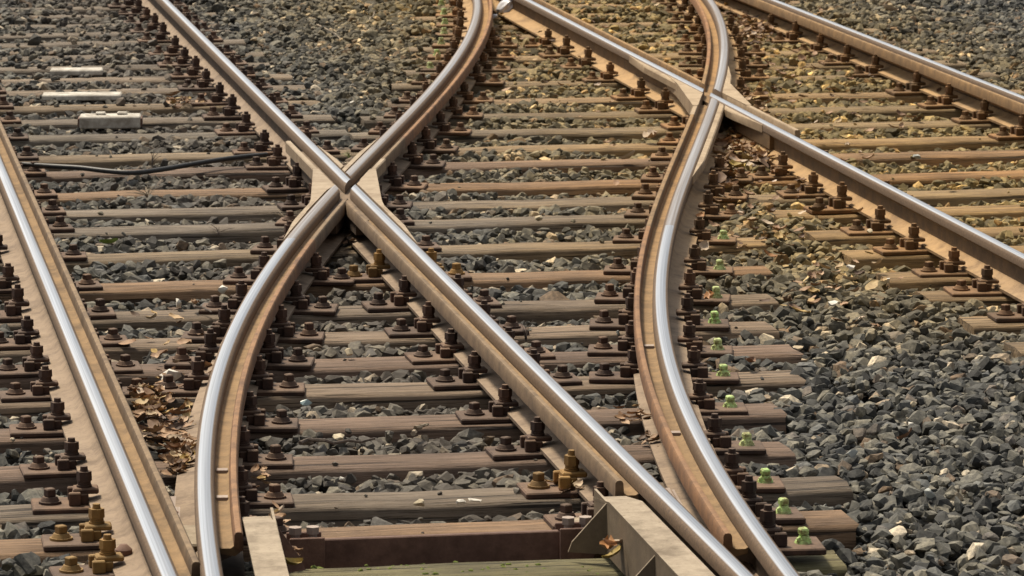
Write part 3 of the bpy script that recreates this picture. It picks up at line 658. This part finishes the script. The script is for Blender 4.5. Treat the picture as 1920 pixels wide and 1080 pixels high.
def bag():
    p = at(948, 26, 0.02); bm = bmesh.new(); bmesh.ops.create_icosphere(bm, subdivisions=4, radius=1.0)
    q = np.random.RandomState(3); ds = [(Vector(q.normal(size=3)).normalized(), q.uniform(3, 9), q.uniform(0, 6)) for _ in range(14)]
    for v in bm.verts:
        c = v.co.copy(); f = 1 + sum(0.05 * abs(math.sin(k * c.dot(d) + ph)) for d, k, ph in ds) - 0.35
        x, y, z = c * f; v.co = Vector((x * 0.055 + max(z, 0) * 0.05, y * 0.08, max(z, -0.4) * 0.085 + 0.034))
    o = mobj('plastic_bag', bm, M['white_plastic'], None, None, 35); o.location = p; tag(o, 'crumpled white plastic bag at the top beside a straight rail', 'plastic bag')
    bm = bmesh.new(); rock(bm, (0, 0, 0), 0.05, 99, 0.35); o = mobj('paper_scrap', bm, M['white_plastic'], None, None); o.location = at(932, 33, 0.02) + Vector((-0.02, -0.02, 0.01)); tag(o, 'flat white paper scrap left of the crumpled bag', 'paper')
bag()
def leaf(bm, p, r, q, curl=0.5, tilt=0.6):
    """one dry leaf: a pointed, cupped blade with a wavy rim and a short stalk"""
    rot = Matrix.Rotation(q.uniform(0, 6.28), 3, 'Z') @ Matrix.Rotation(q.uniform(-tilt, tilt), 3, 'X') @ Matrix.Rotation(q.uniform(-tilt, tilt), 3, 'Y'); rows = []
    for i in range(6):
        f = i / 5; x = (f - 0.5) * 2 * r; w = r * 0.62 * math.sin(math.pi * min(0.97, 0.06 + 0.92 * f)) ** 0.8; bend = curl * r * ((f - 0.5) ** 2) * 2.4; rows.append([])
        for s in (-1, -0.5, 0, 0.5, 1):
            z = bend + curl * r * 0.55 * s * s + q.uniform(-0.06, 0.06) * r
            rows[-1].append(bm.verts.new(Vector(p) + rot @ Vector((x + q.uniform(-0.05, 0.05) * r, s * w * q.uniform(0.85, 1.1), z))))
    for i in range(5):
        for j in range(4): bm.faces.new((rows[i][j], rows[i][j + 1], rows[i + 1][j + 1], rows[i + 1][j]))
def litter(label, spots, n, seed, r=(0.025, 0.05)):
    q = random.Random(seed); bm = bmesh.new()
    for _ in range(n):
        u0, v0, su, sv = q.choice(spots); p = at(q.gauss(u0, su), q.gauss(v0, sv), -0.01); p.z = q.uniform(0.012, 0.042); leaf(bm, p, q.uniform(*r) * q.uniform(0.5, 0.85), q, q.uniform(0.1, 0.6), 0.45)
    
    o = mobj('leaf_litter', bm, M['dry_leaf'], None, None, 60); tag(o, label, 'leaf litter', None, 'stuff')
litter('brown and yellow dry leaf litter between the two lower left rails', [(300, 800, 34, 26), (325, 840, 22, 22), (338, 875, 14, 12), (285, 785, 20, 12), (345, 892, 12, 10), (275, 765, 10, 12), (330, 700, 40, 50)], 330, 1)
litter('dry leaf litter right of the right crossing', [(1375, 250, 20, 18), (1395, 280, 24, 16), (1360, 300, 16, 26), (1350, 225, 8, 8), (1440, 300, 30, 10)], 420, 2, (0.034, 0.068))
litter('dry leaf litter inside the V below the left crossing', [(655, 440, 9, 16), (650, 425, 7, 8)], 34, 3, (0.02, 0.04))
litter('dry leaf litter along the top right beside the curved rail', [(1385, 25, 14, 10), (1400, 45, 12, 10), (1370, 10, 10, 8), (1420, 75, 14, 14)], 220, 4, (0.02, 0.045))
litter('brown leaf litter on ballast at the upper left sleepers', [(345, 205, 22, 4), (330, 200, 14, 5)], 46, 5, (0.02, 0.04))
litter('scattered dry leaves by the left cover at the bottom', [(530, 1055, 12, 14), (520, 1000, 9, 10), (488, 915, 10, 14)], 26, 6, (0.02, 0.04))
litter('dark leaf litter beside the right slide plate', [(1185, 800, 14, 8), (1230, 850, 12, 6), (1060, 935, 18, 6)], 46, 7, (0.018, 0.036))
litter('sparse tan dry leaves over the ballast of the right track', [(1480, 90, 60, 30), (1600, 200, 90, 60), (1440, 180, 40, 30), (1480, 330, 60, 40), (1420, 420, 50, 40), (1560, 560, 80, 40)], 260, 8, (0.024, 0.048))
litter('sparse dusty dry leaves between upper curved rail and straight rail', [(1000, 110, 50, 40), (1120, 230, 60, 40), (960, 60, 20, 30), (1180, 60, 60, 30)], 110, 9, (0.018, 0.036))
def one_leaf(u, v, px, mat, label, seed, z=0.02, name='dry_leaf'):
    q = random.Random(seed); p = at(u, v, z); r = px / 2 / (F_PX / p.y); bm = bmesh.new(); leaf(bm, (0, 0, 0), r, q, 0.5)
    o = mobj(name, bm, M[mat], None, None, 60); o.location = p + Vector((0, 0, 0.012)); tag(o, label, 'leaf')
for a in [(1332, 565, 40, 'leaf_orange', 'orange-brown leaf beside a lime green screw right of the curved rail', 4), (1318, 470, 34, 'leaf_pale', 'pale tan leaf standing by the fastening right of the joint', 8),
          (1140, 1034, 54, 'leaf_orange', 'orange leaf leaning against the ribbed cover at the bottom', 3, 0.06), (1160, 1028, 58, 'leaf_pale', 'pale curled leaf standing beside the orange leaf at the ribbed cover', 12, 0.065), (1150, 1050, 44, 'leaf_yellow', 'yellowish leaf lowest of those piled at the ribbed cover', 33, 0.05),
          (1222, 262, 46, 'leaf_pale', 'pale leaf on ballast left of the right crossing', 6), (1442, 485, 26, 'leaf_orange', 'small orange leaf on gravel right of the curved rail', 9),
          (546, 1066, 50, 'leaf_yellow', 'cream-yellow leaf at the bottom beside the left cover', 14), (1668, 22, 30, 'leaf_pale', 'tan leaf in gravel at the top right', 15), (1382, 318, 40, 'leaf_yellow', 'yellow leaf below the right crossing litter', 16),
          (1700, 825, 34, 'leaf_brown', 'brown leaf in gravel at the right edge', 17), (1312, 412, 26, 'leaf_orange', 'small orange leaf on the fastening above the joint', 18), (1405, 685, 34, 'leaf_brown', 'dry brown leaf between sleeper ends right of the curve', 21),
          (1180, 300, 30, 'leaf_pale', 'small pale leaf beside the right curved rail', 22)]: one_leaf(*a)
one_leaf(205, 462, 34, 'green_leaf', 'small green leaf on ballast at the left', 31, 0.01, 'green_leaf')
def weed(u, v, label, n, h, mat, seed, spread=0.08):
    q = random.Random(seed); p = at(u, v, -0.01); bm = bmesh.new()
    for _ in range(n):
        a = q.uniform(0, 6.28); s = q.uniform(0.3, 1) * spread; hh = h * q.uniform(0.5, 1); pts = []
        for k in range(6):
            f = k / 5; pts.append(Vector((math.cos(a) * s * f * f + q.uniform(-0.004, 0.004), math.sin(a) * s * f * f + q.uniform(-0.004, 0.004), hh * (f - 0.25 * f * f * s / spread))))
        tube(bm, pts, [0.0028 * (1 - 0.7 * k / 5) for k in range(6)], 4)
    o = mobj('dry_weed', bm, M[mat]); o.location = p; tag(o, label, 'weed')
weed(275, 372, 'dry tangled weed on ballast at the left below the cable', 18, 0.07, 'dry_stem', 1, 0.12)
weed(285, 312, 'thin dark weed stems rising by the black cable', 4, 0.13, 'dark_stem', 2, 0.05)
weed(986, 640, 'thin dark grass stems beside the long straight rail', 5, 0.10, 'dark_stem', 3, 0.06)
weed(410, 440, 'thin dark stalks on a sleeper left of the left crossing', 5, 0.05, 'dark_stem', 4, 0.09)
weed(535, 412, 'pale dry stalks beside the left curved rail below the crossing', 9, 0.06, 'dry_stem', 5, 0.14)
weed(655, 300, 'small yellow-green weed tuft above the left crossing', 8, 0.06, 'green_leaf', 6, 0.05)
def twig(pa, pb, label, r=0.006, mat='dry_stem'):
    a, b = at(*pa, 0.02), at(*pb, 0.02); q = random.Random(int(pa[0])); pts = [a.lerp(b, k / 6) + Vector((q.uniform(-0.01, 0.01), q.uniform(-0.02, 0.02), q.uniform(0, 0.015))) for k in range(7)]
    bm = bmesh.new(); tube(bm, pts, [r * (1 - 0.08 * k) for k in range(7)], 6); o = mobj('twig', bm, M[mat]); tag(o, label, 'twig')
twig((597, 48), (642, 76), 'long pale twig on upper ballast between two rails'); twig((693, 44), (704, 20), 'short pale twig on upper ballast near the top', 0.005)
twig((362, 578), (402, 588), 'dark bent twig on a sleeper left of the curve', 0.006, 'dark_stem'); twig((775, 812), (800, 802), 'pale stick on ballast in front of a sleeper near the bottom', 0.009)
twig((560, 835), (700, 828), 'thin dark root on the ballast near the bottom left', 0.007, 'dark_stem')
def moss(u, v, w_, d_, label, seed):
    q = random.Random(seed); p = at(u, v, -0.03 if w_ > 0.1 else 0.0); bm = bmesh.new()
    for _ in range(60):
        c = Vector((q.gauss(0, w_), q.gauss(0, d_), q.uniform(-0.008, 0.002))); rock(bm, c, q.uniform(0.006, 0.014), q.random(), 0.55)
    o = mobj('moss', bm, M['moss'], None, None, 60); o.location = p; tag(o, label, 'moss', None, 'stuff')
moss(1357, 704, 0.022, 0.03, 'brown-green moss clump below a lime green screw', 1); moss(760, 1066, 0.16, 0.04, 'bright green moss on the front sleeper at the bottom', 2)
moss(900, 1068, 0.16, 0.03, 'thin green moss along the front sleeper right part', 3)

# ------------------------------------------------------------------ ballast
def ballast():
    protos = []
    for k in range(28):
        bm = bmesh.new(); rock(bm, (0, 0, 0), 1.0, 1000 + k, 0.62); bmesh.ops.triangulate(bm, faces=bm.faces); bm.verts.ensure_lookup_table(); bmesh.ops.recalc_face_normals(bm, faces=bm.faces)
        bm.verts.index_update(); protos.append((np.array([v.co[:] for v in bm.verts], np.float32), np.array([[v.index for v in f.verts] for f in bm.faces], np.int32))); bm.free()
    rs = np.random.RandomState(21); t0, t1, n0, n1 = -9.2, 11.8, -4.6, 6.6; area = (t1 - t0) * (n1 - n0)
    R2T = np.arange(t0 - 1, t1 + 1, 0.1); R2N = np.array([r2(x) for x in R2T]); R4N = np.array([r4(x) for x in R2T])
    Vs, Fs, off = [], [], 0
    for layer, (dens, dz, ra, rb) in enumerate([(400, -0.055, 0.028, 0.056), (400, -0.033, 0.024, 0.055), (240, -0.018, 0.018, 0.046), (16, 0.0, 0.008, 0.020)]):
        N = int(area * dens); t = rs.uniform(t0, t1, N); n = rs.uniform(n0, n1, N)
        x = OX + t * TX + n * NX; y = OY + t * TY + n * NY; d = y * CP + CAM_H * SP; u = 960 + F_PX * x / d; v = 540 + F_PX * (-y * SP + CAM_H * CP) / d
        k = (u > -260) & (u < 2180) & (v > -70) & (v < 1150); t, n = t[k], n[k]
        rn2, rn4 = np.interp(t, R2T, R2N), np.interp(t, R2T, R4N)
        hs = np.full(len(t), -0.012)
        on = np.zeros(len(t), bool); near = np.zeros(len(t), bool); front = np.zeros(len(t))
        for (tf, a, b, fam) in SLEEPERS:
            on |= (t > tf - 0.004) & (t < tf + SW_ + 0.004) & (n > a - 0.01) & (n < b + 0.01)
            near |= (t > tf - 0.75) & (t < tf + 0.9) & (n > a - 0.05) & (n < b + 0.02)
        for (tf, a, b, fam) in SLEEPERS:
            f = (t > tf - 0.12) & (t < tf) & (n > a - 0.02) & (n < b + 0.02); w_ = np.where((n > 0.3) & (tf < -5.0) & (n < 1.2), 0.055, 0.028)
            front = np.maximum(front, np.where(f, w_ * (1 - 0.6 * (tf - t) / 0.12), 0))
        field = ~near
        gap = (n > 0.5) & (n < rn2 - 0.4) & (t > 2.9)
        hs = np.where(near, 0.004, hs); hs = np.where(gap | (field & (n > 0.3)), 0.010, hs)
        hs += 0.012 * np.sin(t * 3.1 + n * 1.7) + 0.010 * np.sin(n * 4.3 - t * 1.3) + 0.006 * np.sin(t * 9 + n * 7)
        far = np.clip((t - 3.0) / 6.0, 0, 1); hs += 0.022 * far - front
        dr = np.minimum.reduce([np.abs(n), np.abs(n - rn2), np.abs(n - rn4), np.abs(n - N3), np.abs(n - N5), np.abs(n - N6)]); hs -= np.where(dr < 0.24, 0.034 * (1 - dr / 0.24), 0)
        bad = np.zeros(len(t), bool)
        bad |= (t < -6.0) & (n > 0.05) & (n < rn4) ; bad |= (t < -5.87) & (n > N6) & (n < rn2); bad |= (t < -6.55) & (n > -0.25) & (n < 0)
        bad |= (t < -6.7) & (n > rn2) & (n < rn2 + 0.2); bad |= (t < -6.53) & (n > rn2 + 0.2) & (n < -0.1)
        keep = ~bad & (~on | ((layer == 3) & (rs.uniform(size=len(t)) < 0.5)) | ((rs.uniform(size=len(t)) < 0.30 * far) & (layer == 2)))
        if layer == 3: keep &= dr > 0.12
        t, n, hs, on = t[keep], n[keep], hs[keep], on[keep]; m = len(t)
        r = ra * 0.7 + (rb * 1.08 - ra * 0.7) * rs.beta(1.5, 1.9, m); big = rs.uniform(size=m) < 0.05; r = np.where(big & (layer < 3), r * 1.3, r)
        z = hs + dz * 1.0 + rs.uniform(-0.012, 0.010, m); z = np.where(on, r * 0.35, z); z = np.minimum(z, np.where(on, 1, hs + 0.02 - r * 0.25))
        px = OX + t * TX + n * NX; py = OY + t * TY + n * NY; which = rs.randint(0, len(protos), m)
        a = rs.uniform(0, 2 * np.pi, m); b = rs.normal(0, 0.42, m); c = rs.normal(0, 0.42, m)
        ca, sa, cb, sb, cc, s_c = np.cos(a), np.sin(a), np.cos(b), np.sin(b), np.cos(c), np.sin(c)
        Rm = np.stack([np.stack([ca * cb, ca * sb * s_c - sa * cc, ca * sb * cc + sa * s_c], -1), np.stack([sa * cb, sa * sb * s_c + ca * cc, sa * sb * cc - ca * s_c], -1), np.stack([-sb, cb * s_c, cb * cc], -1)], 1)
        for w_ in range(len(protos)):
            s = np.where(which == w_)[0]
            if not len(s): continue
            pv, pf = protos[w_]; q = np.einsum('mij,vj->mvi', Rm[s], pv) * r[s][:, None, None] + np.stack([px[s], py[s], z[s]], -1)[:, None, :]
            Vs.append(q.reshape(-1, 3)); Fs.append((pf[None] + (off + np.arange(len(s)) * len(pv))[:, None, None]).reshape(-1, 3)); off += len(s) * len(pv)
    V = np.concatenate(Vs).astype(np.float32); Fc = np.concatenate(Fs).astype(np.int32)
    me = bpy.data.meshes.new('ballast'); me.vertices.add(len(V)); me.vertices.foreach_set('co', V.ravel())
    me.loops.add(Fc.size); me.loops.foreach_set('vertex_index', Fc.ravel()); me.polygons.add(len(Fc))
    me.polygons.foreach_set('loop_start', np.arange(0, Fc.size, 3, dtype=np.int32)); me.polygons.foreach_set('loop_total', np.full(len(Fc), 3, np.int32))
    me.update(calc_edges=True); me.polygons.foreach_set('use_smooth', np.zeros(len(Fc), bool)); me.materials.append(M['ballast_stone'])
    o = bpy.data.objects.new('ballast', me); link(o); tag(o, 'dark grey crushed stone ballast between and around the sleepers', 'ballast', None, 'stuff'); print('ballast tris', len(Fc))
ballast()
